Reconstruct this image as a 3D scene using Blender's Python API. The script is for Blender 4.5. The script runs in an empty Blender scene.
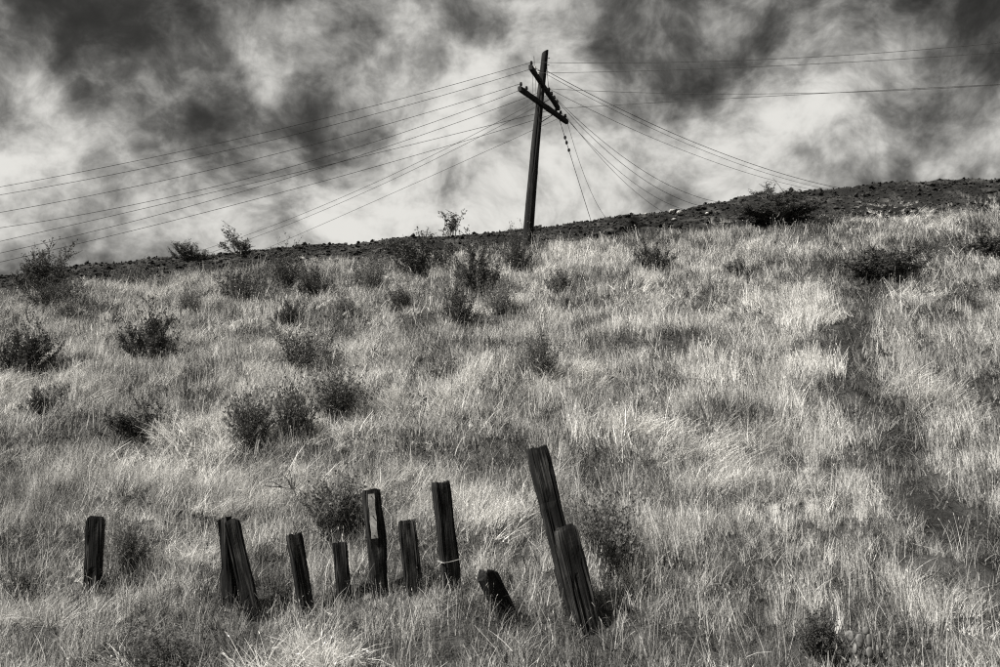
import bpy, bmesh, math, random
import numpy as np
from mathutils import Vector, Matrix

random.seed(7); rng = np.random.default_rng(7)
scene = bpy.context.scene
C = scene.collection
R = math.radians

# ------------------------------------------------------------------ camera
PITCH = R(12.0); EYE = Vector((0, 0, 1.6)); FPX = 972.2
cam_d = bpy.data.cameras.new('camera'); cam = bpy.data.objects.new('camera', cam_d); C.objects.link(cam)
cam_d.lens = 35.0; cam_d.sensor_width = 36.0; cam_d.clip_end = 3000
cam.location = EYE; cam.rotation_euler = (R(90) + PITCH, 0, 0)
scene.camera = cam
cp, sp = math.cos(PITCH), math.sin(PITCH)
def ray(px, py):
    u = (px - 500) / FPX; v = (333.5 - py) / FPX
    return Vector((u, cp - v * sp, sp + v * cp))
def at_y(px, py, y):
    d = ray(px, py); return EYE + d * (y / d.y)
def project(p):
    x, y, z = p[0], p[1], p[2] - 1.6
    dep = y * cp + z * sp
    return 500 + FPX * x / dep, 333.5 - FPX * (-y * sp + z * cp) / dep, dep

# ------------------------------------------------------------------ light and exposure
SUN_EL, SUN_AZ = R(52), R(-112)        # azimuth measured from the view direction towards the right
SUN_STRENGTH, SUN_ANGLE = 5.0, R(4)
EXPOSURE = 1.22
SKY_STRENGTH = 0.10
scene.view_settings.view_transform = 'Standard'; scene.view_settings.look = 'None'
scene.view_settings.gamma = 1.0; scene.view_settings.exposure = EXPOSURE
scene.render.engine = 'CYCLES'
cy = scene.cycles
cy.use_denoising = False; cy.max_bounces = 3; cy.diffuse_bounces = 2; cy.glossy_bounces = 1; cy.transmission_bounces = 2
cy.filter_width = 1.2; cy.use_adaptive_sampling = True; cy.adaptive_threshold = 0.02

sun_d = bpy.data.lights.new('sun', 'SUN'); sun = bpy.data.objects.new('sun', sun_d); C.objects.link(sun)
sun_d.energy = SUN_STRENGTH; sun_d.angle = SUN_ANGLE; sun_d.color = (1.0, 0.975, 0.93)
sdir = Vector((math.sin(SUN_AZ) * math.cos(SUN_EL), math.cos(SUN_AZ) * math.cos(SUN_EL), math.sin(SUN_EL)))
sun.rotation_euler = sdir.to_track_quat('Z', 'Y').to_euler(); sun.location = (0, 0, 60)

world = bpy.data.worlds.new('World'); scene.world = world; world.use_nodes = True
wn, wl = world.node_tree.nodes, world.node_tree.links
wn.clear()
def N(nodes, typ, **kw):
    n = nodes.new(typ)
    for k, v in kw.items(): setattr(n, k, v)
    return n
def wmath(op, a, b=None, c=None, clamp=False):
    n = N(wn, 'ShaderNodeMath', operation=op, use_clamp=clamp)
    for i, v in enumerate((a, b, c)):
        if v is None: continue
        if isinstance(v, (int, float)): n.inputs[i].default_value = v
        else: wl.new(v, n.inputs[i])
    return n.outputs[0]
w_out = N(wn, 'ShaderNodeOutputWorld'); w_bg = N(wn, 'ShaderNodeBackground'); wl.new(w_bg.outputs[0], w_out.inputs[0])
sky = N(wn, 'ShaderNodeTexSky', sky_type='NISHITA', sun_disc=False)
sky.sun_elevation = SUN_EL; sky.sun_rotation = SUN_AZ
sep = N(wn, 'ShaderNodeSeparateColor'); wl.new(sky.outputs[0], sep.inputs[0])
tc = N(wn, 'ShaderNodeTexCoord'); gen = tc.outputs['Generated']
def wnoise(vec, scale, detail, rough, dist=0.0, stretch=(1, 1, 1), off=(0, 0, 0)):
    m = N(wn, 'ShaderNodeMapping'); m.inputs['Scale'].default_value = stretch; m.inputs['Location'].default_value = off
    wl.new(vec, m.inputs['Vector'])
    n = N(wn, 'ShaderNodeTexNoise'); n.inputs['Scale'].default_value = scale; n.inputs['Detail'].default_value = detail
    n.inputs['Roughness'].default_value = rough; n.inputs['Distortion'].default_value = dist
    wl.new(m.outputs[0], n.inputs['Vector']); return n
warp = wnoise(gen, 7.0, 3, 0.5)
wsub = N(wn, 'ShaderNodeVectorMath', operation='SUBTRACT'); wl.new(warp.outputs['Color'], wsub.inputs[0]); wsub.inputs[1].default_value = (0.5, 0.5, 0.5)
wscl = N(wn, 'ShaderNodeVectorMath', operation='SCALE'); wl.new(wsub.outputs[0], wscl.inputs[0]); wscl.inputs['Scale'].default_value = 0.07
wadd = N(wn, 'ShaderNodeVectorMath', operation='ADD'); wl.new(gen, wadd.inputs[0]); wl.new(wscl.outputs[0], wadd.inputs[1])
wnrm = N(wn, 'ShaderNodeVectorMath', operation='NORMALIZE'); wl.new(wadd.outputs[0], wnrm.inputs[0])
big = wnoise(wadd.outputs[0], 6.0, 9, 0.58, 0.0, (1, 1, 1.15), (0.3, 0.1, 0.0))
fine = wnoise(wadd.outputs[0], 15.0, 9, 0.60, 0.0, (1, 1, 1.25), (1.3, 2.1, 0.0))
val = wmath('ADD', wmath('MULTIPLY', wmath('SUBTRACT', big.outputs[0], 0.5), 1.7), 0.65)
val = wmath('ADD', val, wmath('MULTIPLY', wmath('SUBTRACT', fine.outputs[0], 0.5), 1.22))
# the bigger cloud banks and the gaps between them, by direction: (pixel x, pixel y, radius px, amount)
LOBES = [(40, 5, 90, -.62), (130, 15, 50, -.2), (130, 70, 50, .12), (215, 120, 55, -.22), (130, 110, 50, .20), (300, 130, 50, -.14), (240, 55, 45, .14), (275, 190, 60, -.34), (345, 160, 50, -.28), (180, 170, 50, -.12),
         (80, 130, 60, .18), (20, 170, 70, .06), (410, 40, 80, .30), (300, 40, 45, .10), (480, 110, 70, .16), (570, 40, 60, .12),
         (690, 40, 70, -.24), (760, 70, 50, -.16), (630, 60, 50, -.10), (960, 10, 70, -.36), (940, 75, 60, .16),
         (910, 190, 70, -.30), (985, 170, 45, -.05), (860, 105, 60, .10), (955, 115, 50, .10), (650, 165, 85, .34), (770, 165, 70, .26), (480, 205, 80, .48), (370, 225, 60, .34), (60, 255, 110, .12), (250, 240, 90, .48), (590, 185, 70, .44),
         (440, 180, 32, -.14), (150, 235, 32, -.14), (535, 130, 30, -.10)]
for (lx, ly, lr, amt) in LOBES:
    d = ray(lx, ly).normalized(); rad = lr / FPX
    dn = N(wn, 'ShaderNodeVectorMath', operation='DOT_PRODUCT'); wl.new(wnrm.outputs[0], dn.inputs[0]); dn.inputs[1].default_value = d
    # distance^2 on the unit sphere ~ 2(1-dot)
    e = wmath('EXPONENT', wmath('MULTIPLY', wmath('SUBTRACT', dn.outputs['Value'], 1.0), 2.0 / rad ** 2))
    val = wmath('ADD', val, wmath('MULTIPLY', e, amt * (0.62 if amt < 0 else 0.72)))
sepd = N(wn, 'ShaderNodeSeparateXYZ'); wl.new(gen, sepd.inputs[0])
mask = N(wn, 'ShaderNodeMapRange', interpolation_type='SMOOTHSTEP', clamp=True)
mask.inputs['From Min'].default_value = -0.06; mask.inputs['From Max'].default_value = 1.17
wl.new(val, mask.inputs['Value'])
# clear air between the clouds, seen through a red filter as black-and-white film shows it
clear = wmath('MULTIPLY', sep.outputs[0], SKY_STRENGTH * 0.22)
ramp = N(wn, 'ShaderNodeValToRGB'); wl.new(mask.outputs[0], ramp.inputs[0])
cr = ramp.color_ramp
cr.elements[0].position = 0.0; cr.elements[0].color = (0.05, 0.05, 0.05, 1)
cr.elements[1].position = 1.0; cr.elements[1].color = (0.78, 0.78, 0.78, 1)
for p, v in ((0.25, 0.10), (0.5, 0.22), (0.75, 0.44)):
    el = cr.elements.new(p); el.color = (v, v, v, 1)
mixv = N(wn, 'ShaderNodeMix', data_type='FLOAT')
wl.new(mask.outputs[0], mixv.inputs[0]); wl.new(clear, mixv.inputs[2]); wl.new(ramp.outputs[0], mixv.inputs[3])
tint = N(wn, 'ShaderNodeCombineColor')
wl.new(mixv.outputs[0], tint.inputs[0]); wl.new(wmath('MULTIPLY', mixv.outputs[0], 0.985), tint.inputs[1]); wl.new(wmath('MULTIPLY', mixv.outputs[0], 0.935), tint.inputs[2])
world.cycles.sampling_method = 'MANUAL'; world.cycles.sample_map_resolution = 512
wl.new(tint.outputs[0], w_bg.inputs['Color']); w_bg.inputs['Strength'].default_value = 2 ** -EXPOSURE

# ------------------------------------------------------------------ numpy noise
_perm = rng.random((257, 257))
def vnoise(x, y, seed=0):
    x = np.asarray(x, float) + seed * 17.31; y = np.asarray(y, float) + seed * 9.77
    xi = np.floor(x).astype(int); yi = np.floor(y).astype(int); fx = x - xi; fy = y - yi
    fx = fx * fx * (3 - 2 * fx); fy = fy * fy * (3 - 2 * fy)
    g = lambda a, b: _perm[a % 256, b % 256]
    return (g(xi, yi) * (1 - fx) + g(xi + 1, yi) * fx) * (1 - fy) + (g(xi, yi + 1) * (1 - fx) + g(xi + 1, yi + 1) * fx) * fy
def fbm(x, y, o=4, seed=0):
    s = 0; a = 0.5; t = 0
    for i in range(o):
        s = s + a * vnoise(np.asarray(x) * 2 ** i, np.asarray(y) * 2 ** i, seed + i); t += a; a *= 0.5
    return s / t
def sstep(a, b, x):
    t = np.clip((np.asarray(x) - a) / (b - a), 0, 1); return t * t * (3 - 2 * t)

# ------------------------------------------------------------------ terrain shape
YE, YC = 31.0, 34.0          # far edge of the grass, crest of the bank
crest_px = [(-250, 300), (0, 276), (60, 268), (100, 264), (200, 256), (300, 246), (400, 239), (500, 231), (600, 220), (650, 213), (700, 205), (760, 195), (800, 191),
            (850, 187), (875, 183), (905, 181), (940, 178), (1000, 179), (1250, 172)]
edge_px = [(-250, 322), (0, 297), (100, 284), (200, 275), (300, 266), (400, 258), (500, 251), (600, 241), (700, 232), (760, 230), (800, 225), (900, 218), (1000, 214), (1250, 208)]
cxs, czs = zip(*[(p.x, p.z) for p in (at_y(a, b, YC) for a, b in crest_px)])
exs, ezs = zip(*[(p.x, p.z) for p in (at_y(a, b, YE) for a, b in edge_px)])
def zt(x, y, bumps=True):
    x = np.asarray(x, float); y = np.asarray(y, float)
    ze = np.interp(x * YE / np.maximum(YE, 1), exs, ezs); zc = np.interp(x, cxs, czs)
    y0 = 9.5
    t = np.clip((y - y0) / (YE - y0), 0, 1)
    slope = ze * t
    # soft toe of the slope
    slope = slope * sstep(-0.10, 0.10, t) if False else slope
    bank = ze + (zc - ze) * np.clip((y - YE) / (YC - YE), 0, 1) ** 0.9
    back = np.maximum(zc - 0.10 * (y - YC), np.minimum(zc, 8.0))
    back = np.where(y > 60, np.minimum(zc, 8.0) + 0 * y, back)
    z = np.where(y < YE, slope, np.where(y < YC, bank, back))
    if bumps:
        k = sstep(8.5, 12, y) * (1 - sstep(YE - 1.5, YE, y))
        b = (fbm(x / 2.6, y / 2.2, 3, 3) - 0.5) * 0.60 + (fbm(x / 1.0, y / 0.8, 2, 11) - 0.5) * 0.42
        z = z + k * b
        kb = sstep(YE - 0.5, YE + 1.0, y) * (1 - sstep(60, 90, y))
        z = z + kb * ((fbm(x / 1.7, y / 1.2, 4, 23) - 0.5) * 0.26 + (fbm(x / 0.42, y / 0.36, 2, 29) - 0.5) * 0.14)
    return z
def zg(x, y): return float(zt(x, y))
def hit(px, py):
    d = ray(px, py); lo = None
    s = 6.0
    while s < 60:
        p = EYE + d * s
        if p.z < zg(p.x, p.y): lo = s; break
        s += 0.05
    if lo is None:      # above the skyline: stand on the crest
        p = at_y(px, py, YC); return Vector((p.x, YC, zg(p.x, YC)))
    a, b = lo - 0.05, lo
    for _ in range(12):
        m = (a + b) / 2; p = EYE + d * m
        if p.z < zg(p.x, p.y): b = m
        else: a = m
    p = EYE + d * b
    return Vector((p.x, p.y, zg(p.x, p.y)))
def ppm(p): return FPX / project(p)[2]        # pixels per metre at a point

# ------------------------------------------------------------------ materials
TINT = (1.0, 0.985, 0.945)
def g(v): return (v * TINT[0], v * TINT[1], v * TINT[2], 1)
def new_mat(name):
    m = bpy.data.materials.new(name); m.use_nodes = True
    m.node_tree.nodes.clear(); return m, m.node_tree.nodes, m.node_tree.links
def ramp_node(nd, stops):
    r = N(nd, 'ShaderNodeValToRGB'); c = r.color_ramp
    c.elements[0].position = stops[0][0]; c.elements[0].color = g(stops[0][1])
    c.elements[1].position = stops[-1][0]; c.elements[1].color = g(stops[-1][1])
    for p, v in stops[1:-1]:
        e = c.elements.new(p); e.color = g(v)
    return r
def mat_wood(name, lo, mid, hi, scale=1.0):
    m, nd, lk = new_mat(name)
    out = N(nd, 'ShaderNodeOutputMaterial'); bs = N(nd, 'ShaderNodeBsdfPrincipled'); lk.new(bs.outputs[0], out.inputs[0])
    tcn = N(nd, 'ShaderNodeTexCoord'); oi = N(nd, 'ShaderNodeObjectInfo')
    ad = N(nd, 'ShaderNodeVectorMath', operation='ADD'); lk.new(tcn.outputs['Object'], ad.inputs[0]); lk.new(oi.outputs['Random'], ad.inputs[1])
    def no(sc, stretch, det=5, ro=0.6):
        mp = N(nd, 'ShaderNodeMapping'); mp.inputs['Scale'].default_value = stretch; lk.new(ad.outputs[0], mp.inputs[0])
        n = N(nd, 'ShaderNodeTexNoise'); n.inputs['Scale'].default_value = sc; n.inputs['Detail'].default_value = det; n.inputs['Roughness'].default_value = ro
        lk.new(mp.outputs[0], n.inputs['Vector']); return n.outputs[0]
    grain = no(38 * scale, (1, 1, 0.035)); patch = no(5 * scale, (1.4, 1.4, 0.5), 4, 0.55); crack = no(60 * scale, (1, 1, 0.02), 3)
    mx = N(nd, 'ShaderNodeMath', operation='MULTIPLY_ADD'); lk.new(patch, mx.inputs[0]); mx.inputs[1].default_value = 0.75; 
    mh = N(nd, 'ShaderNodeMath', operation='MULTIPLY_ADD'); lk.new(grain, mh.inputs[0]); mh.inputs[1].default_value = 0.9; mh.inputs[2].default_value = -0.32
    lk.new(mh.outputs[0], mx.inputs[2])
    rp = ramp_node(nd, [(0.22, lo), (0.52, mid), (0.74, hi)]); lk.new(mx.outputs[0], rp.inputs[0])
    lk.new(rp.outputs[0], bs.inputs['Base Color']); bs.inputs['Roughness'].default_value = 0.9
    bs.inputs['Specular IOR Level'].default_value = 0.15
    bm = N(nd, 'ShaderNodeBump'); bm.inputs['Strength'].default_value = 0.8; bm.inputs['Distance'].default_value = 0.012
    sm = N(nd, 'ShaderNodeMath', operation='ADD'); lk.new(grain, sm.inputs[0]); lk.new(crack, sm.inputs[1])
    lk.new(sm.outputs[0], bm.inputs['Height']); lk.new(bm.outputs[0], bs.inputs['Normal'])
    return m
def mat_plain(name, v, rough=0.8, spec=0.2, noise=0.35, sc=12, metal=0):
    m, nd, lk = new_mat(name)
    out = N(nd, 'ShaderNodeOutputMaterial'); bs = N(nd, 'ShaderNodeBsdfPrincipled'); lk.new(bs.outputs[0], out.inputs[0])
    tcn = N(nd, 'ShaderNodeTexCoord'); n = N(nd, 'ShaderNodeTexNoise'); n.inputs['Scale'].default_value = sc; n.inputs['Detail'].default_value = 5
    lk.new(tcn.outputs['Object'], n.inputs['Vector'])
    rp = ramp_node(nd, [(0.3, v * (1 - noise)), (0.7, v * (1 + noise))]); lk.new(n.outputs[0], rp.inputs[0])
    lk.new(rp.outputs[0], bs.inputs['Base Color']); bs.inputs['Roughness'].default_value = rough; bs.inputs['Specular IOR Level'].default_value = spec; bs.inputs['Metallic'].default_value = metal
    return m
def mat_leafy(name, lo, hi, transl=0.25, instancer=False):
    """dry stalks and leaves; 'tone' picks how bleached a tuft is"""
    m, nd, lk = new_mat(name)
    out = N(nd, 'ShaderNodeOutputMaterial'); df = N(nd, 'ShaderNodeBsdfDiffuse'); tr = N(nd, 'ShaderNodeBsdfTranslucent'); mx = N(nd, 'ShaderNodeMixShader')
    mx.inputs[0].default_value = transl
    lk.new(df.outputs[0], mx.inputs[1]); lk.new(tr.outputs[0], mx.inputs[2]); lk.new(mx.outputs[0], out.inputs[0])
    at = N(nd, 'ShaderNodeAttribute', attribute_name='shade')        # each blade's own paleness
    ad = N(nd, 'ShaderNodeMath', operation='MULTIPLY_ADD'); lk.new(at.outputs['Fac'], ad.inputs[0]); ad.inputs[1].default_value = 0.55
    if instancer:
        ai = N(nd, 'ShaderNodeAttribute', attribute_name='tone', attribute_type='INSTANCER'); lk.new(ai.outputs['Fac'], ad.inputs[2])
    else: ad.inputs[2].default_value = 0.22
    rp = ramp_node(nd, [(0.0, lo), (0.5, lo * 0.55 + hi * 0.45), (1.0, hi)]); lk.new(ad.outputs[0], rp.inputs[0])
    lk.new(rp.outputs[0], df.inputs[0]); lk.new(rp.outputs[0], tr.inputs[0])
    return m
M_post = mat_wood('creosoted_timber', 0.0035, 0.0085, 0.065)
M_pole = mat_wood('weathered_pole_wood', 0.005, 0.010, 0.03, 0.6)
M_arm = mat_wood('crossarm_wood', 0.008, 0.014, 0.03, 1.0)
M_wire = mat_plain('wire_metal', 0.035, 0.6, 0.3)
M_iron = mat_plain('rusty_iron', 0.03, 0.7, 0.3)
M_glass = mat_plain('dark_insulator', 0.015, 0.8, 0.1)
M_glassw = mat_plain('pale_insulator', 0.35, 0.5, 0.2, 0.1)
M_plate = mat_plain('pale_sheet_metal', 0.40, 0.75, 0.2, 0.35, 26)
M_pwire = mat_plain('galvanised_wire', 0.30, 0.5, 0.3)
M_grass = mat_leafy('dry_grass_blades', 0.045, 0.80, 0.26, True)
M_green = mat_leafy('dull_green_leaf', 0.026, 0.13, 0.2)
M_grey = mat_leafy('grey_brush_leaf', 0.055, 0.25, 0.2)
M_twig = mat_plain('dead_twig', 0.10, 0.9, 0.1)
M_rock = mat_plain('pale_rock', 0.34, 0.9, 0.1, 0.3, 9)
M_gravel = mat_leafy('dark_gravel', 0.012, 0.075, 0.0)
M_cactus = mat_plain('cactus_skin', 0.12, 0.7, 0.2, 0.3, 30)

def mat_ground():
    m, nd, lk = new_mat('hillside_soil')
    out = N(nd, 'ShaderNodeOutputMaterial'); bs = N(nd, 'ShaderNodeBsdfPrincipled'); lk.new(bs.outputs[0], out.inputs[0])
    tcn = N(nd, 'ShaderNodeTexCoord')
    def no(sc, det=6, ro=0.65):
        n = N(nd, 'ShaderNodeTexNoise'); n.inputs['Scale'].default_value = sc; n.inputs['Detail'].default_value = det; n.inputs['Roughness'].default_value = ro
        lk.new(tcn.outputs['Object'], n.inputs['Vector']); return n.outputs[0]
    a, b, c = no(0.9, 4, 0.6), no(14, 6, 0.7), no(5, 6, 0.7)
    thatch = ramp_node(nd, [(0.3, 0.028), (0.55, 0.055), (0.75, 0.12)]); lk.new(b, thatch.inputs[0])
    dirt = ramp_node(nd, [(0.3, 0.008), (0.52, 0.015), (0.66, 0.028), (0.8, 0.07)]); lk.new(c, dirt.inputs[0])
    scree = ramp_node(nd, [(0.3, 0.020), (0.52, 0.040), (0.66, 0.075), (0.8, 0.15)]); lk.new(c, scree.inputs[0])
    am = N(nd, 'ShaderNodeMapRange', interpolation_type='SMOOTHSTEP'); am.inputs[1].default_value = 0.46; am.inputs[2].default_value = 0.62; lk.new(a, am.inputs[0])
    dm = N(nd, 'ShaderNodeMix', data_type='RGBA'); lk.new(am.outputs[0], dm.inputs[0]); lk.new(dirt.outputs[0], dm.inputs[6]); lk.new(scree.outputs[0], dm.inputs[7])
    at = N(nd, 'ShaderNodeAttribute', attribute_name='dirt')
    mx = N(nd, 'ShaderNodeMix', data_type='RGBA'); lk.new(at.outputs['Fac'], mx.inputs[0]); lk.new(thatch.outputs[0], mx.inputs[6]); lk.new(dm.outputs[2], mx.inputs[7])
    lk.new(mx.outputs[2], bs.inputs['Base Color']); bs.inputs['Roughness'].default_value = 1.0; bs.inputs['Specular IOR Level'].default_value = 0.05
    bm = N(nd, 'ShaderNodeBump'); bm.inputs['Strength'].default_value = 0.9; bm.inputs['Distance'].default_value = 0.06
    hs = N(nd, 'ShaderNodeMath', operation='ADD'); lk.new(c, hs.inputs[0]); lk.new(b, hs.inputs[1]); lk.new(hs.outputs[0], bm.inputs['Height']); lk.new(bm.outputs[0], bs.inputs['Normal'])
    return m
M_ground = mat_ground()

# ------------------------------------------------------------------ object helpers
def tag(o, label=None, cat=None, group=None, kind=None):
    if label: o['label'] = label
    if cat: o['category'] = cat
    if group: o['group'] = group
    if kind: o['kind'] = kind
    return o
def mesh_obj(name, verts, faces, mat, parent=None, smooth=False, shade=None, link=True, mesh=None):
    if mesh is None:
        mesh = bpy.data.meshes.new(name); mesh.from_pydata([tuple(v) for v in verts], [], faces); mesh.materials.append(mat)
        if smooth: mesh.polygons.foreach_set('use_smooth', [True] * len(mesh.polygons))
        if shade is not None:
            a = mesh.attributes.new('shade', 'FLOAT', 'POINT'); a.data.foreach_set('value', np.asarray(shade, np.float32))
        mesh.update()
    o = bpy.data.objects.new(name, mesh)
    if link: C.objects.link(o)
    if parent is not None: o.parent = parent
    return o
def empty(name, loc=(0, 0, 0)):
    o = bpy.data.objects.new(name, None); o.location = loc; o.empty_display_size = 0.2; C.objects.link(o); return o
def tube(pts, radii, sides=6, cap=True):
    """verts, faces of a tube along a polyline"""
    pts = [Vector(p) for p in pts]; V = []; F = []
    if not hasattr(radii, '__len__'): radii = [radii] * len(pts)
    up = None
    for i, p in enumerate(pts):
        t = (pts[min(i + 1, len(pts) - 1)] - pts[max(i - 1, 0)])
        t = t.normalized() if t.length > 1e-9 else Vector((0, 0, 1))
        if up is None: up = t.orthogonal().normalized()
        else:
            up = up - t * up.dot(t); up = up.normalized() if up.length > 1e-6 else t.orthogonal().normalized()
        s = t.cross(up)
        for k in range(sides):
            a = 2 * math.pi * k / sides
            V.append(p + (up * math.cos(a) + s * math.sin(a)) * radii[i])
    n = len(pts)
    for i in range(n - 1):
        for k in range(sides):
            k2 = (k + 1) % sides
            F.append((i * sides + k, i * sides + k2, (i + 1) * sides + k2, (i + 1) * sides + k))
    if cap:
        F.append(tuple(range(sides))[::-1]); F.append(tuple((n - 1) * sides + k for k in range(sides)))
    return V, F
def merge(parts):
    V = []; F = []
    for v, f in parts:
        o = len(V); V += list(v); F += [tuple(i + o for i in q) for q in f]
    return V, F
def box_vf(c, ax, ay, az, hx, hy, hz):
    V = []
    for i in (-1, 1):
        for j in (-1, 1):
            for k in (-1, 1): V.append(Vector(c) + Vector(ax) * hx * i + Vector(ay) * hy * j + Vector(az) * hz * k)
    return V, [(0, 1, 3, 2), (4, 6, 7, 5), (0, 4, 5, 1), (2, 3, 7, 6), (0, 2, 6, 4), (1, 5, 7, 3)]

# ------------------------------------------------------------------ ground sheet
def axis(lo, a, b, hi, step, grow):
    mid = list(np.arange(a, b + 1e-6, step)); L = []; s = step; v = a
    while v > lo: s *= grow; v -= s; L.append(v)
    Rr = []; s = step; v = b
    while v < hi: s *= grow; v += s; Rr.append(v)
    return np.array(L[::-1] + mid + Rr)
gx = axis(-900, -22, 22, 900, 0.15, 1.25); gy = axis(-500, 8, 36, 1400, 0.14, 1.25)
GX, GY = np.meshgrid(gx, gy); GZ = zt(GX, GY)
nv = GX.size; nxg, nyg = len(gx), len(gy)
idx = np.arange(nv).reshape(nyg, nxg)
quads = np.stack([idx[:-1, :-1], idx[:-1, 1:], idx[1:, 1:], idx[1:, :-1]], -1).reshape(-1, 4)
me = bpy.data.meshes.new('ground'); me.vertices.add(nv)
me.vertices.foreach_set('co', np.stack([GX, GY, GZ], -1).reshape(-1).astype(np.float32))
me.loops.add(quads.size); me.loops.foreach_set('vertex_index', quads.reshape(-1).astype(np.int32))
me.polygons.add(len(quads)); me.polygons.foreach_set('loop_start', (np.arange(len(quads)) * 4).astype(np.int32))
me.polygons.foreach_set('use_smooth', np.ones(len(quads), bool))
me.update(calc_edges=True)
TRAIL = [(888, 258), (872, 290), (852, 340), (860, 385), (880, 415), (905, 440), (908, 475), (930, 512), (962, 545), (1010, 580), (1060, 610)]
trail3 = [hit(*p) for p in TRAIL]
def trail_dist(x, y):
    x = np.asarray(x, float); y = np.asarray(y, float); best = np.full(x.shape, 1e9)
    for a, b in zip(trail3[:-1], trail3[1:]):
        dx, dy = b.x - a.x, b.y - a.y; L = dx * dx + dy * dy
        t = np.clip(((x - a.x) * dx + (y - a.y) * dy) / L, 0, 1)
        best = np.minimum(best, np.hypot(x - a.x - t * dx, y - a.y - t * dy))
    return best
dirt = np.maximum(sstep(YE - 1.2, YE + 0.6, GY + (fbm(GX / 1.5, GY / 1.5, 3, 40) - 0.5) * 2.5), 0.8 * (1 - sstep(0.10, 0.45, trail_dist(GX, GY) + (fbm(GX / 0.8, GY / 0.8, 3, 47) - 0.5) * 0.8)))
a = me.attributes.new('dirt', 'FLOAT', 'POINT'); a.data.foreach_set('value', dirt.reshape(-1).astype(np.float32))
me.materials.append(M_ground)
ground = bpy.data.objects.new('hillside_ground', me); C.objects.link(ground); tag(ground, kind='structure')

# ------------------------------------------------------------------ timber posts
POSTS = [
 # bx, by, tx, ty, width px, yaw, depth ratio, dy of the top, top style, seed, label
 (92.5, 589, 96.0, 516, 17.4, 8, 0.9, 0.00, 'round', 1, 'lone dark timber post standing apart, leftmost of the row'),
 (229.5, 606, 224.0, 519, 15.5, -14, 0.9, 0.02, 'rot', 2, 'upright split dark post touching the slanted post left of centre'),
 (253.5, 617, 231.5, 520, 16.5, 10, 0.9, 0.02, 'round', 3, 'slanted dark post whose top leans left against a split upright post'),
 (308.0, 617, 294.0, 534, 18.0, 26, 0.95, -0.02, 'flat', 4, 'square dark post leaning left, between the touching pair and the short stub'),
 (345.0, 600, 339.0, 542.5, 15.5, 10, 0.9, 0.0, 'flat', 5, 'shortest upright dark stub just left of the post with the plate'),
 (380.3, 595, 371.5, 490, 20.0, 16, 0.9, 0.0, 'flat', 6, 'tall dark post with a long pale plate nailed to it'),
 (414.0, 592, 406.5, 521, 19.0, 10, 0.9, 0.0, 'flat', 7, 'half-height dark post between the plated post and the wire-wrapped post'),
 (452.8, 593, 440.5, 482.5, 20.5, 22, 0.95, 0.0, 'flat', 8, 'tall dark post with a loop of wire round its lower part'),
 (507.0, 617, 483.5, 569, 24.0, 30, 1.0, -0.10, 'point', 9, 'low stump tipped far to the left beside the tallest post'),
 (576.5, 612, 536.5, 448.5, 23.0, 12, 0.95, 0.10, 'rough', 10, 'tallest post of the row, leaning left behind a shorter thick post'),
 (588.5, 627, 564.5, 526, 25.5, 14, 1.0, 0.05, 'round', 11, 'thick weathered post leaning in front of the tallest post'),
]
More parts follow.
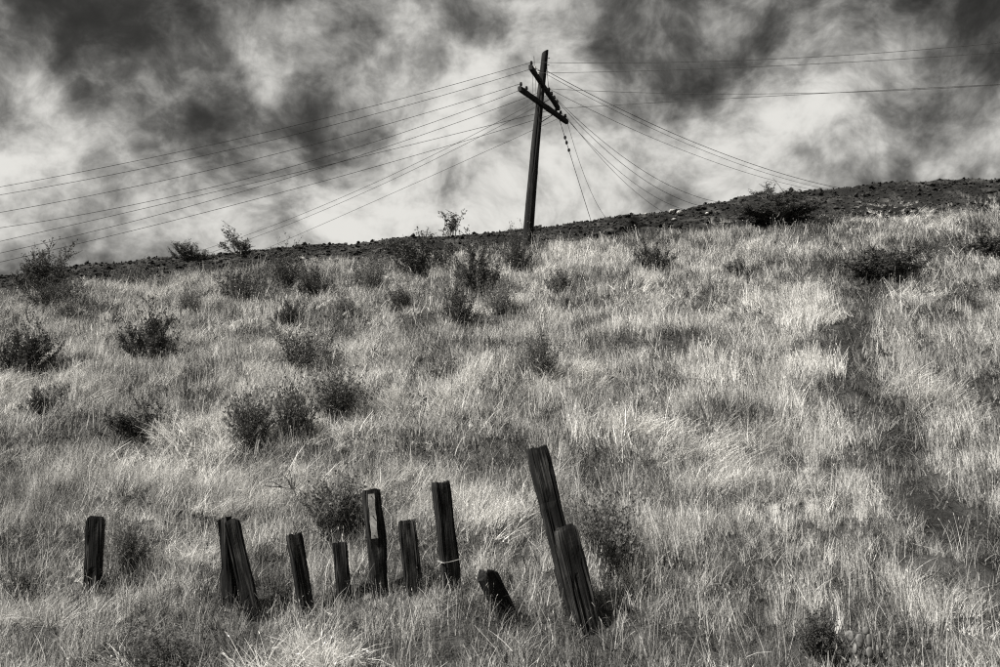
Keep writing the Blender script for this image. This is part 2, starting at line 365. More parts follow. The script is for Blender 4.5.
def post_mesh(w, d, L, below, style, seed):
    r = np.random.default_rng(seed * 13 + 5)
    M, K = 48, 34
    # rounded rectangle
    ang = np.linspace(0, 2 * np.pi, M, endpoint=False); ex = r.uniform(0.30, 0.5)
    cx = np.sign(np.cos(ang)) * np.abs(np.cos(ang)) ** ex * w / 2; cyy = np.sign(np.sin(ang)) * np.abs(np.sin(ang)) ** ex * d / 2
    per = np.arange(M)
    crack_c = r.choice(M, 9, replace=False); crack_d = r.uniform(0.03, 0.11, 9) * w; crack_a = r.uniform(0.0, 0.6, 9); crack_b = crack_a + r.uniform(0.25, 0.8, 9)
    V = []
    for i in range(K):
        s = i / (K - 1); z = -below + (L + below) * s
        sc = 1.0 + 0.05 * (vnoise(s * 6, 0.5, seed)) - 0.025 + 0.05 * (1 - s)
        nx = cx * sc; ny = cyy * sc
        rad = np.hypot(nx, ny)
        dsp = (vnoise(per * 0.45, s * 3.0, seed + 3) - 0.5) * 0.055 * w * 2 + (vnoise(per * 1.3, s * 9, seed + 5) - 0.5) * 0.030 * w * 2 + (vnoise(per * 0.12, s * 5, seed + 9) - 0.5) * 0.10 * w
        for c_, dd, a_, b_ in zip(crack_c, crack_d, crack_a, crack_b):
            dist = np.minimum((per - c_) % M, (c_ - per) % M)
            dsp -= dd * np.clip(1.0 - dist / 1.0, 0, 1) * (sstep(a_ - 0.08, a_, s) * (1 - sstep(b_, b_ + 0.08, s)))
        if style == 'rot':          # pieces split off the left side
            left = (nx < -0.1 * w)
            dsp -= left * 0.18 * w * (sstep(0.55, 0.62, s))
        if style == 'rough' : dsp -= 0.05 * w * sstep(0.7, 0.72, s) * (nx < 0)
        k = (rad + dsp) / rad
        x, y = nx * k, ny * k
        zz = np.full(M, z)
        if i >= K - 3:
            q = (i - (K - 4)) / 3
            j = (vnoise(per * 0.6, 1.7, seed + 8) - 0.5)
            if style == 'round': zz += -0.35 * w * q * (np.clip(np.abs(x) / (w / 2), 0, 1) ** 4) * 0.55 + j * 0.12 * w * q
            elif style == 'flat': zz += (j * 0.22 + (vnoise(per * 1.7, 2.2, seed + 4) - 0.5) * 0.10 - 0.10 * np.clip(np.hypot(x / (w / 2), y / (d / 2)) - 0.95, 0, 1)) * w * q
            elif style == 'point': zz += -0.55 * w * q * np.clip(np.abs(x) / (w / 2), 0, 1) * 0.8 + j * 0.08 * w * q
            elif style == 'rot': zz += (x / w * 0.5 + j * 0.5) * w * q * 0.5
            elif style == 'rough': zz += j * 0.35 * w * q
            if i == K - 1: x *= 0.95; y *= 0.95
        V += list(zip(x, y, zz))
    F = []
    for i in range(K - 1):
        for k in range(M): F.append((i * M + k, i * M + (k + 1) % M, (i + 1) * M + (k + 1) % M, (i + 1) * M + k))
    F.append(tuple(range(M))[::-1])
    # top: an inner ring and a sunken heart
    base = (K - 1) * M; o = len(V)
    ring = np.array(V[base:base + M]); ctr = ring.mean(0)
    inner = ring * 0.55 + ctr * 0.45; inner[:, 2] += (vnoise(per * 0.9, 4.4, seed) - 0.5) * 0.10 * w
    V += [tuple(p) for p in inner]; V.append((ctr[0], ctr[1], ctr[2] - 0.01))
    for k in range(M):
        k2 = (k + 1) % M
        F.append((base + k, base + k2, o + k2, o + k)); F.append((o + k, o + k2, o + M))
    return V, F
post_objs = {}; post_bases = []
for (bx, by, tx, ty, wpx, yaw, dr, dyt, style, seed, label) in POSTS:
    B = hit(bx, by); T = at_y(tx, ty, B.y + dyt)
    w = wpx / ppm(B) / (math.cos(R(abs(yaw))) + dr * math.sin(R(abs(yaw))) * 0.9)
    ax = (T - B); L = ax.length; az = ax.normalized()
    axx = Vector((1, 0, 0)); axx = (axx - az * axx.dot(az)).normalized(); ayy = az.cross(axx)
    rot = Matrix((axx, ayy, az)).transposed() @ Matrix.Rotation(R(yaw), 3, 'Z')
    o = mesh_obj('fence_post', *post_mesh(w, w * dr, L, 0.45, style, seed), M_post)
    o.matrix_world = Matrix.Translation(B) @ rot.to_4x4()
    tag(o, label, 'post', 'old timber posts across the slope')
    post_objs[seed] = (o, w, w * dr, L); post_bases.append((B, w))
# pale plate on the plated post, with nails
o, w, d, L = post_objs[6]
k = L / 107.0   # metres per pixel along the post
py0, py1 = L - 50 * k, L - 4.5 * k
plate = []
n = 8; Vp = []; Fp = []
for i in range(n + 1):
    z = py0 + (py1 - py0) * i / n
    for j, xx in enumerate((-0.31, 0.06)):
        wob = 0.004 * math.sin(i * 1.7 + j * 2)
        Vp += [(xx * w + wob, -d / 2 - 0.016 - 0.003 * math.sin(i * 1.1), z), (xx * w + wob, -d / 2 - 0.006 + 0.0, z)]
for i in range(n):
    a0 = i * 4; b0 = a0 + 4
    Fp += [(a0, a0 + 2, b0 + 2, b0), (a0 + 1, b0 + 1, b0 + 3, a0 + 3), (a0, b0, b0 + 1, a0 + 1), (a0 + 2, a0 + 3, b0 + 3, b0 + 2)]
Fp += [(0, 1, 3, 2), (n * 4, n * 4 + 2, n * 4 + 3, n * 4 + 1)]
pl = mesh_obj('metal_plate', Vp, Fp, M_plate, o); tag(pl, 'long narrow pale plate down the front of the post')
for zz in (py0 + 0.03, py1 - 0.03, py0 + (py1 - py0) * 0.5):
    v, f = tube([(-0.125 * w, -d / 2 - 0.014, zz), (-0.125 * w, -d / 2 - 0.022, zz)], [0.008, 0.007], 8)
    mesh_obj('nail', v, f, M_iron, pl)
# wire loop on the tall post
o, w, d, L = post_objs[8]
zl = L * 0.29; pts = []
for i in range(0, 41):
    t = i / 40 * 2 * math.pi * 1.06 + R(200)
    c, s = math.cos(t), math.sin(t); m_ = max(abs(c) / (w * 0.5 + 0.016), abs(s) / (d * 0.5 + 0.016)) ** -1 * 0.98 + 0.006
    pts.append((c * m_, s * m_, zl + 0.018 * math.sin(t * 1.0 + 0.6) + 0.012 * (i / 40)))
p0 = pts[0]
tail = [(p0[0] - 0.10 , p0[1] - 0.05, p0[2] - 0.05), (p0[0] - 0.05, p0[1] - 0.03, p0[2] - 0.035)]
v, f = tube(tail + pts, 0.0042, 6); wl_ = mesh_obj('wire_loop', v, f, M_pwire, o); tag(wl_, 'pale wire wrapped round the post')

# ------------------------------------------------------------------ telegraph pole
PB = hit(527, 250); PT = at_y(545, 52, PB.y - 0.15)
PL = (PT - PB).length
pole = empty('utility_pole', PB); tag(pole, 'tall dark wooden telegraph pole with two crossarms leaning on the hillcrest', 'pole')
pax = (PT - PB).normalized(); pxx = (Vector((1, 0, 0)) - pax * pax.x).normalized(); pyy = pax.cross(pxx)
pmat = Matrix((pxx, pyy, pax)).transposed().to_4x4()
def pole_shaft():
    M, K = 28, 40; V = []; F = []; per = np.arange(M)
    ang = np.linspace(0, 2 * np.pi, M, endpoint=False)
    for i in range(K):
        s = i / (K - 1); z = -0.9 + (PL + 0.9) * s
        r = 0.185 - 0.075 * s
        rr = r + (vnoise(per * 0.5, s * 5, 77) - 0.5) * 0.02 + (vnoise(per * 1.4, s * 12, 78) - 0.5) * 0.012
        rr = rr - 0.02 * ((per % 9) == 3) * (np.sin(s * 9 + per) > -0.2)
        bend = 0.05 * math.sin(s * math.pi)
        x = np.cos(ang) * rr - bend * 0.6; y = np.sin(ang) * rr
        zz = np.full(M, z) + (x * 0.75 if i == K - 1 else 0)
        V += list(zip(x, y, zz))
    for i in range(K - 1):
        for k in range(M): F.append((i * M + k, i * M + (k + 1) % M, (i + 1) * M + (k + 1) % M, (i + 1) * M + k))
    F.append(tuple(range(M))[::-1]); F.append(tuple((K - 1) * M + k for k in range(M)))
    return V, F
sh = mesh_obj('pole_shaft', *pole_shaft(), M_pole, pole); sh.matrix_local = pmat
def on_axis(py):      # point of the pole's axis at an image height
    lo, hi = 0.0, 1.0
    for _ in range(40):
        m = (lo + hi) / 2
        if project(PB + (PT - PB) * m)[1] > py: lo = m
        else: hi = m
    return PB + (PT - PB) * lo
INS = {}
def crossarm(key, e1, e2, pyaxis, zrise1, ins_fr, white, half=0.05):
    """level timber through the front of the pole; ends solved so that they stand at the given directions"""
    A = on_axis(pyaxis); A = A + Vector((0, -0.16, 0))
    zc = A.z
    def solve(px, py, z):        # point at height z seen in that direction
        d = ray(px, py); return EYE + d * ((z - EYE.z) / d.z)
    P1 = solve(*e1, zc + zrise1); P2 = solve(*e2, zc - zrise1)
    # keep it straight through the pole: shift both so that the line passes in front of the axis
    t = (A.x - P1.x) / (P2.x - P1.x); q = P1.lerp(P2, t); sh_ = Vector((0, A.y - q.y, 0))
    P1 = at_y(*e1, P1.y + sh_.y); P2 = at_y(*e2, P2.y + sh_.y)
    dx = (P2 - P1).normalized(); up = (Vector((0, 0, 1)) - dx * dx.z).normalized(); sd = dx.cross(up)
    Ln = (P2 - P1).length; Kc = 10; V = []; F = []
    for i in range(Kc + 1):
        c = P1.lerp(P2, i / Kc) - PB; w_ = half * (1.0 + 0.06 * math.sin(i * 2.3))
        ch = 0.25
        for (a_, b_) in ((-1, -1 + ch), (-1 + ch, -1), (1 - ch, -1), (1, -1 + ch), (1, 1 - ch), (1 - ch, 1), (-1 + ch, 1), (-1, 1 - ch)):
            V.append(c + sd * a_ * w_ * 0.85 + up * b_ * w_ * 1.15)
    for i in range(Kc):
        for k_ in range(8): F.append((i * 8 + k_, i * 8 + (k_ + 1) % 8, (i + 1) * 8 + (k_ + 1) % 8, (i + 1) * 8 + k_))
    F.append(tuple(range(8))); F.append(tuple(Kc * 8 + k_ for k_ in range(8))[::-1])
    arm = mesh_obj('crossarm', V, F, M_arm, pole)
    bm = bmesh.new(); bm.from_mesh(arm.data); bmesh.ops.recalc_face_normals(bm, faces=bm.faces); bm.to_mesh(arm.data); bm.free()
    L_ = []
    for i, fr in enumerate(ins_fr):
        b = P1.lerp(P2, fr) + up * half * 1.1 - PB
        prof = [(0.0, 0.014), (0.06, 0.014), (0.062, 0.042), (0.085, 0.05), (0.11, 0.042), (0.118, 0.034), (0.14, 0.044), (0.165, 0.036), (0.18, 0.016)]
        v, f = tube([b + up * h for h, _ in prof], [r_ for _, r_ in prof], 10)
        ins = mesh_obj('insulator', v, f, M_glassw if i in white else M_glass, arm, smooth=False)
        L_.append(b + up * 0.13 + PB)
    INS[key] = L_
    return arm, P1, P2, A, up, sd
arm1, U1, U2, UA, _, _ = crossarm('up', (530.5, 67.0), (558.5, 108.5), 84.0, 0.0, (0.03, 0.15, 0.27, 0.64, 0.74, 0.84, 0.95), (1, 2), 0.075)
arm2, L1, L2, LA, _, _ = crossarm('lo', (519.5, 88.5), (567.0, 122.0), 103.0, 0.0, (0.03, 0.14, 0.76, 0.86, 0.965), (), 0.075)
print('arm lengths', (U2 - U1).length, (L2 - L1).length, 'pole', PL, PB)
for (arm, P1, P2, A) in ((arm1, U1, U2, UA), (arm2, L1, L2, LA)):
    for fr in (0.32, 0.70):
        a0 = P1.lerp(P2, fr) - PB + Vector((0, 0.02, -0.06)); b0 = A + Vector((0, 0.06, -0.75)) - PB
        v, f = tube([a0, b0], 0.016, 5); mesh_obj('brace', v, f, M_iron, pole)
    v, f = tube([A + Vector((0, -0.10, 0)) - PB, A + Vector((0, 0.0, 0)) - PB], 0.022, 6); mesh_obj('bolt', v, f, M_iron, pole)
# step bolts near the top
for fr, sx in ((0.965, 1), (0.93, 1), (0.90, -1)):
    b = PB.lerp(PT, fr) - PB; v, f = tube([b + Vector((0.08 * sx, 0, 0)), b + Vector((0.19 * sx, -0.02, 0.01))], 0.012, 5); mesh_obj('step_bolt', v, f, M_iron, pole)

# ------------------------------------------------------------------ overhead wires
def wire(S, end, ydepth, via, label, r=0.0078, n=48, extra=None):
    """from point S to the direction 'end' at depth ydepth; sag found so that it passes the direction 'via'"""
    E = at_y(end[0], end[1], ydepth)
    def P(t, sag): return S.lerp(E, t) + Vector((0, 0, -4 * sag * t * (1 - t)))
    def y_at(sag):
        best = None
        for i in range(n * 4 + 1):
            q = project(P(i / (n * 4), sag))
            dd = abs(q[0] - via[0])
            if best is None or dd < best[0]: best = (dd, q[1])
        return best[1]
    lo, hi = -3.0, 12.0
    for _ in range(26):
        m = (lo + hi) / 2
        if y_at(m) < via[1]: lo = m
        else: hi = m
    sag = (lo + hi) / 2
    pts = [P(i / n, sag) for i in range(n + 1)]
    o_ = S.copy()
    v, f = tube([p - o_ for p in pts], r, 5); w_ = mesh_obj('overhead_wire', v, f, M_wire); w_.location = o_
    tag(w_, label, 'wire', 'wires strung from the telegraph pole'); return w_, pts
u, l = INS['up'], INS['lo']
def lin(a, b, x): return (x, a[1] + (b[1] - a[1]) * (x - a[0]) / (b[0] - a[0]))
LW = [ # start, image y at x=0, via, label
 (u[0], 185.0, (250, 136), 'highest thin wire running left from the pole to the picture edge'),
 (u[1], 192.0, (250, 145), 'second highest wire running left from the pole'),
 (l[0], 209.0, (250, 160), 'third wire from the top at the left edge of the sky'),
 (l[1], 221.0, (250, 178), 'fourth wire from the top at the left edge of the sky'),
 (l[2], 243.0, (250, 184), 'fifth wire at the left edge, crossing others near the pole'),
 (u[3], 250.0, (250, 189), 'sixth wire down at the left edge of the sky'),
 (l[3], 262.0, (250, 201), 'lowest wire reaching the left picture edge, just above the bushes'),
]
for S, y0, via, lab in LW:
    e = lin((0, y0), (via[0], via[1] + 6), -160); wire(S, e, 33 - 4, via, lab)
LC = [ (u[4], (110, 275), (350, 194), 'upper of the two close wires dropping behind the crest on the left'),
       (u[5], (125, 277), (350, 199), 'lower of the two close wires dropping behind the crest on the left'),
       (l[4], (235, 262), (350, 212), 'lowest sagging wire dropping behind the left skyline') ]
for S, e, via, lab in LC: wire(S, e, 44, via, lab)
RW = [ (u[0], (1000, 38), (775, 59), 'highest wire running right from the pole to the picture edge'),
       (u[2], (1000, 50), (775, 66), 'second highest wire running right from the pole'),
       (u[3], (1000, 79), (740, 94), 'upper wire of the lower pair running right across the clouds'),
       (l[2], (1000, 85), (740, 98), 'lower wire of the lower pair running right across the clouds') ]
for S, e, via, lab in RW:
    e2 = lin(via, e, 1180); wire(S, e2, 27, via, lab)
RC = [ (PB.lerp(PT, 0.90) + Vector((0.12, 0, 0)), (875, 194), (700, 145), 'thick uppermost wire sagging down right from the pole top', 0.011),
       (u[1], (880, 197), (700, 149), 'thin wire close under the thick one sagging down right', 0.0075),
       (u[3], (860, 197), (700, 157), 'wire sagging right to the far skyline below the thick pair', 0.0075),
       (u[5], (775, 199), (630, 162), 'wire curving right to the bush on the skyline', 0.009),
       (u[6], (738, 208), (630, 170), 'wire curving right to the bare bank, upper of a close pair', 0.009),
       (l[3], (705, 213), (630, 180), 'wire curving right to the bare bank, lower of a close pair', 0.0075),
       (l[4], (680, 220), (630, 187), 'steep wire falling right to the pale stones on the bank', 0.0075) ]
for S, e, via, lab, r in RC: wire(S, e, 44, via, lab, r)
d1, d1p = wire(l[2], (592, 224), 35.5, (572, 160), 'slack dark wire with small beads hanging down beside the pole', 0.011)
for (bx_, by_) in ((563, 137), (564.5, 143), (565.5, 149)):
    p = min(d1p, key=lambda q: abs(project(q)[1] - by_)); o_ = d1.location
    prof = [(-0.07, 0.012), (-0.05, 0.04), (0.0, 0.05), (0.05, 0.04), (0.07, 0.012)]
    v, f = tube([p - o_ + Vector((0, 0, h)) for h, _ in prof], [r_ for _, r_ in prof], 8); mesh_obj('strain_insulator', v, f, M_glass, d1)
wire(l[4], (612, 224), 35.5, (586, 180), 'faint slack wire falling from the lower crossarm tip to the crest', 0.007)
wire(PB.lerp(PT, 0.93) + Vector((0.1, -0.1, 0)), project(u[3])[:2], u[3].y, (548, 82), 'short jumper wire from pole top to the upper crossarm', 0.009)
gp = PB.lerp(PT, 0.05)
wire(PB.lerp(PT, 0.62) + Vector((-0.2, -0.1, 0.7)), project(PB + (PT - PB) * 0.33 + Vector((0.16, -0.16, 0)))[:2], PB.y - 0.16, (542, 150), 'thin loose wire running down the front of the pole', 0.006)

# ------------------------------------------------------------------ shrubs
def shrub_proto(kind, seed):
    """unit shrub, about 1 m tall and 1 m wide: (branches V,F), (leaves V,F,shade)"""
    r = random.Random(seed); BV = []; LV = []; LF = []; LS = []
    def leaf(p, size, sh, direction=None):
        d = Vector((r.gauss(0, 1), r.gauss(0, 1), r.gauss(0.3, 1))).normalized() if direction is None else direction
        s = d.orthogonal().normalized(); s.rotate(Matrix.Rotation(r.uniform(0, 6.28), 3, d))
        b = len(LV); L_ = size * r.uniform(0.7, 1.4); w_ = L_ * r.uniform(0.22, 0.4)
        LV.extend([p, p + d * L_ * 0.5 + s * w_, p + d * L_, p + d * L_ * 0.5 - s * w_]); LF.append((b, b + 1, b + 2, b + 3)); LS.extend([sh] * 4)
    cfg = {'leafy': (46, 0.95, 9, 0.027, 17, 0.85), 'wiry': (90, 1.0, 6, 0.026, 7, 0.8), 'feathery': (120, 1.0, 6, 0.026, 6, 0.8), 'bare': (16, 1.05, 7, 0.036, 7, 0.85), 'mat': (60, 0.8, 8, 0.030, 20, 1.2)}[kind]
    ns, hgt, ntw, ls, nl, spread = cfg
    lob = [(r.uniform(0, 6.28), r.uniform(0.7, 1.1)) for _ in range(4)]
    for i in range(ns):
        az = r.uniform(0, 6.28); tilt = 1.35 * r.random() ** 0.75 if kind not in ('bare', 'feathery') else min(abs(r.gauss(0, spread * 0.7)), 1.4)
        L_ = hgt * r.uniform(0.6, 1.05) * (1 - 0.25 * tilt) * (0.8 + 0.2 * math.cos(az * 2 + lob[0][0]) * lob[0][1])
        p = Vector((r.uniform(-.10, .10), r.uniform(-.10, .10), -0.05)); d = Vector((math.sin(tilt) * math.cos(az), math.sin(tilt) * math.sin(az), math.cos(tilt)))
        pts = [p.copy()]; ds = []
        ng = 6
        for k_ in range(ng):
            d = (d + Vector((r.gauss(0, .13), r.gauss(0, .13), r.gauss(0.06, .10)))).normalized(); p = p + d * L_ / ng; pts.append(p.copy()); ds.append(d.copy())
        r0 = 0.011 if kind in ('leafy', 'mat', 'bare') else 0.006
        BV.append(tube(pts, [r0 * (1 - 0.8 * j / ng) for j in range(ng + 1)], 3, False))
        for t in range(ntw):
            j = r.randint(2, ng - 1); q = pts[j].lerp(pts[j + 1], r.random()); dd = (ds[j] + Vector((r.gauss(0, .6), r.gauss(0, .6), r.gauss(0.1, .45)))).normalized()
            l2 = L_ * r.uniform(0.12, 0.34); tp = [q, q + dd * l2 * 0.5 + Vector((r.gauss(0, .012), r.gauss(0, .012), 0.01)), q + dd * l2 + Vector((0, 0, 0.02))]
            BV.append(tube(tp, [r0 * 0.5, r0 * 0.35, r0 * 0.2], 3, False))
            sh = r.random()
            for _ in range(nl):
                f_ = r.uniform(0.15, 1.0); base = tp[0].lerp(tp[2], f_) + Vector((r.gauss(0, .018), r.gauss(0, .018), r.gauss(0, .018)))
                if kind == 'feathery': leaf(base, ls * 1.3, sh * 0.6 + r.random() * 0.4, (dd + Vector((r.gauss(0, .4), r.gauss(0, .4), r.gauss(0.2, .3)))).normalized())
                else: leaf(base, ls, sh * 0.6 + r.random() * 0.4)
        if kind in ('leafy', 'mat', 'feathery'):
            for _ in range(nl):
                j = r.randint(2, ng - 1); leaf(pts[j].lerp(pts[j + 1], r.random()), ls, r.random())
    return merge(BV), (LV, LF, LS)
PROTO = {}
def shrub(px, py, wpx, hpx, kind, variant, label, name='brush_shrub', cat='shrub', grp='brush on the hillside', grey=False, lift=0):
    key = (kind, variant, grey)
    if key not in PROTO:
        (bv, bf), (lv, lf, lsd) = shrub_proto(kind, hash((kind,)) % 1 + variant * 31 + {'leafy': 1, 'wiry': 2, 'feathery': 3, 'bare': 4, 'mat': 5}[kind])
        b_ = mesh_obj('branches', bv, bf, M_twig, link=False).data; l_ = mesh_obj('foliage', lv, lf, M_grey if grey else M_green, shade=lsd, link=False).data
        q_ = np.array([tuple(v_) for v_ in lv]); PROTO[key] = (b_, l_, 2 * np.percentile(np.abs(q_[:, :2]), 93), np.percentile(q_[:, 2], 97))
    b_, l_, pw_, ph_ = PROTO[key]
    sky_ = kind == 'bare' or (py - hpx * 0.5 < 250 and wpx < 30)
    wpx *= 0.80 if not sky_ else 0.9; hpx *= 1.02 if not sky_ else 0.9
    B = hit(px, py + hpx * 0.45 + lift); s = ppm(B)
    e = empty(name, B); e.scale = (wpx / s / pw_, wpx / s / pw_, hpx / s / ph_); e.rotation_euler = (0, 0, (px * 0.37 + py * 0.11) % 6.28)
    tag(e, label, cat, grp)
    for nm, md in (('branches', b_), ('foliage', l_)):
        mesh_obj(nm, None, None, None, e, mesh=md)
    return B, wpx / s
SH = [
 # skyline
 (44, 275, 52, 40, 'leafy', 0, 'dark leafy bush on the skyline, leftmost on the crest', False),
 (190, 253, 28, 16, 'leafy', 1, 'small low bush on the skyline left of the larger airy one', False),
 (245, 242, 48, 30, 'bare', 0, 'airy open bush silhouetted on the skyline above the left slope', False),
 (449, 224, 30, 30, 'bare', 1, 'sparse bare bush on the skyline just left of the pole', False),
 (768, 192, 34, 16, 'bare', 2, 'thin sprigs on the skyline right of the pole', False),
 # upper slope
 (55, 293, 60, 26, 'wiry', 0, 'dark brush below the leftmost skyline bush', False),
 (134, 278, 30, 26, 'wiry', 1, 'small dark brush under the crest between left skyline bushes', False),
 (240, 287, 50, 42, 'wiry', 2, 'dark brush directly below the airy skyline bush', False),
 (286, 267, 36, 34, 'wiry', 0, 'dark brush just under the crest right of the airy skyline bush', False),
 (312, 288, 44, 30, 'leafy', 2, 'dark spreading brush in the upper left cluster, rightmost', False),
 (288, 316, 28, 26, 'leafy', 0, 'small round dark bush lowest of the upper left cluster', False),
 (370, 276, 46, 34, 'wiry', 1, 'dark brush below the crest midway between airy bush and pole', True),
 (424, 258, 64, 32, 'leafy', 1, 'wide dark brush right below the sparse skyline bush', False),
 (476, 272, 50, 46, 'leafy', 2, 'dark bush left of the foot of the pole', False),
 (460, 308, 46, 42, 'wiry', 2, 'dark bush downhill of the one beside the pole', False),
 (516, 252, 34, 36, 'wiry', 0, 'spiky dark clump at the very foot of the pole', False),
 (500, 297, 38, 34, 'wiry', 1, 'grey brush on the slope below the pole', True),
 (655, 260, 42, 24, 'leafy', 0, 'low dark bush in pale grass below the stony bank', False),
 (742, 273, 26, 20, 'leafy', 1, 'tiny dark bush right of the low one below the bank', False),
 (778, 214, 74, 15, 'mat', 1, 'wide dark scrub on the bank under the skyline sprigs', False),
 (832, 222, 22, 16, 'leafy', 0, 'small dark clump on the bank right of the wide dark scrub', False),
 (884, 268, 64, 24, 'mat', 0, 'dark low brush at the top of the worn trail', False),
 (986, 250, 46, 24, 'mat', 1, 'dark brush at the right picture edge near the top', False),
 (962, 300, 36, 16, 'wiry', 0, 'dark low brush right of the trail, below the edge brush', False),
 # middle slope
 (16, 354, 60, 40, 'leafy', 1, 'dark rounded bush at the left picture edge', False),
 (152, 341, 66, 44, 'leafy', 2, 'large dark bush in the middle of the left slope', False),
 (40, 406, 38, 28, 'leafy', 0, 'small dark round bush below the left edge bush', False),
 (140, 427, 60, 26, 'mat', 1, 'low dark green two-lobed bush above the lone post', False),
 (306, 354, 56, 44, 'wiry', 2, 'dark twiggy bush upslope of the feathery brush', False),
 (336, 400, 52, 48, 'feathery', 0, 'feathery grey brush, right one of a cluster of three', True),
 (292, 420, 46, 54, 'feathery', 1, 'feathery grey brush, middle one of a cluster of three', True),
 (250, 425, 44, 46, 'feathery', 2, 'feathery grey brush, left one of a cluster of three', True),
 (541, 362, 32, 42, 'feathery', 1, 'grey feathery brush alone in the pale grass mid slope', True),
 (590, 360, 26, 18, 'wiry', 0, 'faint small brush right of the lone feathery one', True),
 (70, 312, 40, 20, 'wiry', 2, 'faint brush downhill of the dark brush below the leftmost skyline bush', True),
 (190, 303, 34, 20, 'wiry', 1, 'faint grey brush upslope of the large dark left bush', True),
 (345, 305, 34, 20, 'wiry', 0, 'faint brush under the midway brush below the crest', True),
 (400, 300, 30, 22, 'feathery', 0, 'faint feathery brush left of the two dark bushes below the pole', True),
 (200, 375, 40, 18, 'wiry', 2, 'faint flat brush right of and below the large dark left bush', True),
 (560, 285, 30, 24, 'feathery', 2, 'faint grey brush right of the grey brush below the pole', True),
 (445, 372, 34, 22, 'feathery', 1, 'faint grey brush left of the lone feathery one mid slope', True),
 # near the posts
 (334, 514, 60, 54, 'feathery', 2, 'grey feathery brush right behind the short stub post', True),
 (608, 541, 62, 66, 'feathery', 0, 'round grey bush at the right side of the tallest post', True),
 (128, 552, 34, 40, 'feathery', 1, 'small grey brush to the right of the lone post', True),
 (163, 655, 92, 40, 'wiry', 0, 'dark low brush at the bottom edge below the lone post', False),
 (20, 585, 46, 26, 'wiry', 1, 'dark low brush at the left bottom edge', False),
 (820, 640, 44, 34, 'mat', 0, 'dark low growth left of the prickly pear', False),
]
SHB = []
for (px, py, w_, h_, kd, vr, lab, gy_) in SH:
    Bp, ww = shrub(px, py, w_, h_, kd, vr, lab, grey=gy_); SHB.append((Bp.x, Bp.y, ww))
# dead branch lying in the grass
DB = hit(283, 508); dbv = []
for pts_ in ([(-0.25, 0, 0.12), (0.0, 0, 0.10), (0.15, 0.02, 0.07), (0.2, 0.03, -0.05)], [(0.13, 0.02, 0.08), (0.12, 0, 0.22), (0.08, 0, 0.34)], [(0.13, 0.02, 0.08), (0.07, 0, 0.2), (-0.02, 0, 0.29)],
             [(0.0, 0, 0.10), (-0.12, -0.02, 0.17), (-0.22, 0, 0.18)], [(0.15, 0.02, 0.08), (0.17, 0, 0.2), (0.16, 0, 0.28)]):
    dbv.append(tube(pts_, [0.010, 0.008, 0.005, 0.004][:len(pts_)], 5))
db = mesh_obj('dead_branch', *merge(dbv), M_twig); db.location = DB + Vector((0, -0.1, 0.18)); tag(db, 'bare forked dead branch lying in grass above the square leaning post', 'branch')
# thin bare stalk on the skyline
SB = hit(783, 190); v, f = tube([(0.05, 0, -0.1), (-0.12, 0, 0.22), (-0.36, 0, 0.55)], [0.014, 0.010, 0.005], 4)
st = mesh_obj('bare_stalk', v, f, M_twig); st.location = Vector((SB.x, SB.y, SB.z)); tag(st, 'single bare slanting stalk on the skyline beside the sprigs', 'stalk')

# prickly pear
CB = hit(864, 655); cac = empty('prickly_pear', CB); tag(cac, 'prickly pear cactus with pale pads low in the bottom right grass', 'cactus')
def pad(px, py, wpx, hpx, tilt, dy=0):
    P = at_y(px, py, CB.y - 0.14 + dy); s = ppm(P); V = []; F = []; nu, nvv = 12, 10
    hw, hh, th = wpx / s / 2, hpx / s / 2, 0.018
    for i in range(nvv + 1):
        t = -math.pi / 2 + math.pi * i / nvv; zz = math.sin(t); rr = math.cos(t) ** 0.8 if math.cos(t) > 1e-6 else 0.0
        for k_ in range(nu):
            a_ = 2 * math.pi * k_ / nu; V.append((math.cos(a_) * rr * hw * (1.0 + 0.18 * zz), math.sin(a_) * rr * th, zz * hh))
    for i in range(nvv):
        for k_ in range(nu): F.append((i * nu + k_, i * nu + (k_ + 1) % nu, (i + 1) * nu + (k_ + 1) % nu, (i + 1) * nu + k_))
    o_ = mesh_obj('cactus_pad', V, F, M_cactus, cac, smooth=True); o_.location = P - CB; o_.rotation_euler = (R(-10), R(tilt), R(tilt * 2.3))
for a_ in ((860, 641, 9, 14, 6), (870, 640, 9, 13, 12, .04), (855, 649, 10, 11, -38, -.05), (870, 653, 9, 11, 10, -.06), (881, 638, 10, 14, 22, .03), (850, 636, 8, 11, -16, .05), (866, 631, 7, 8, 2, .05), (878, 650, 9, 10, 30, -.03)):
    pad(*a_)

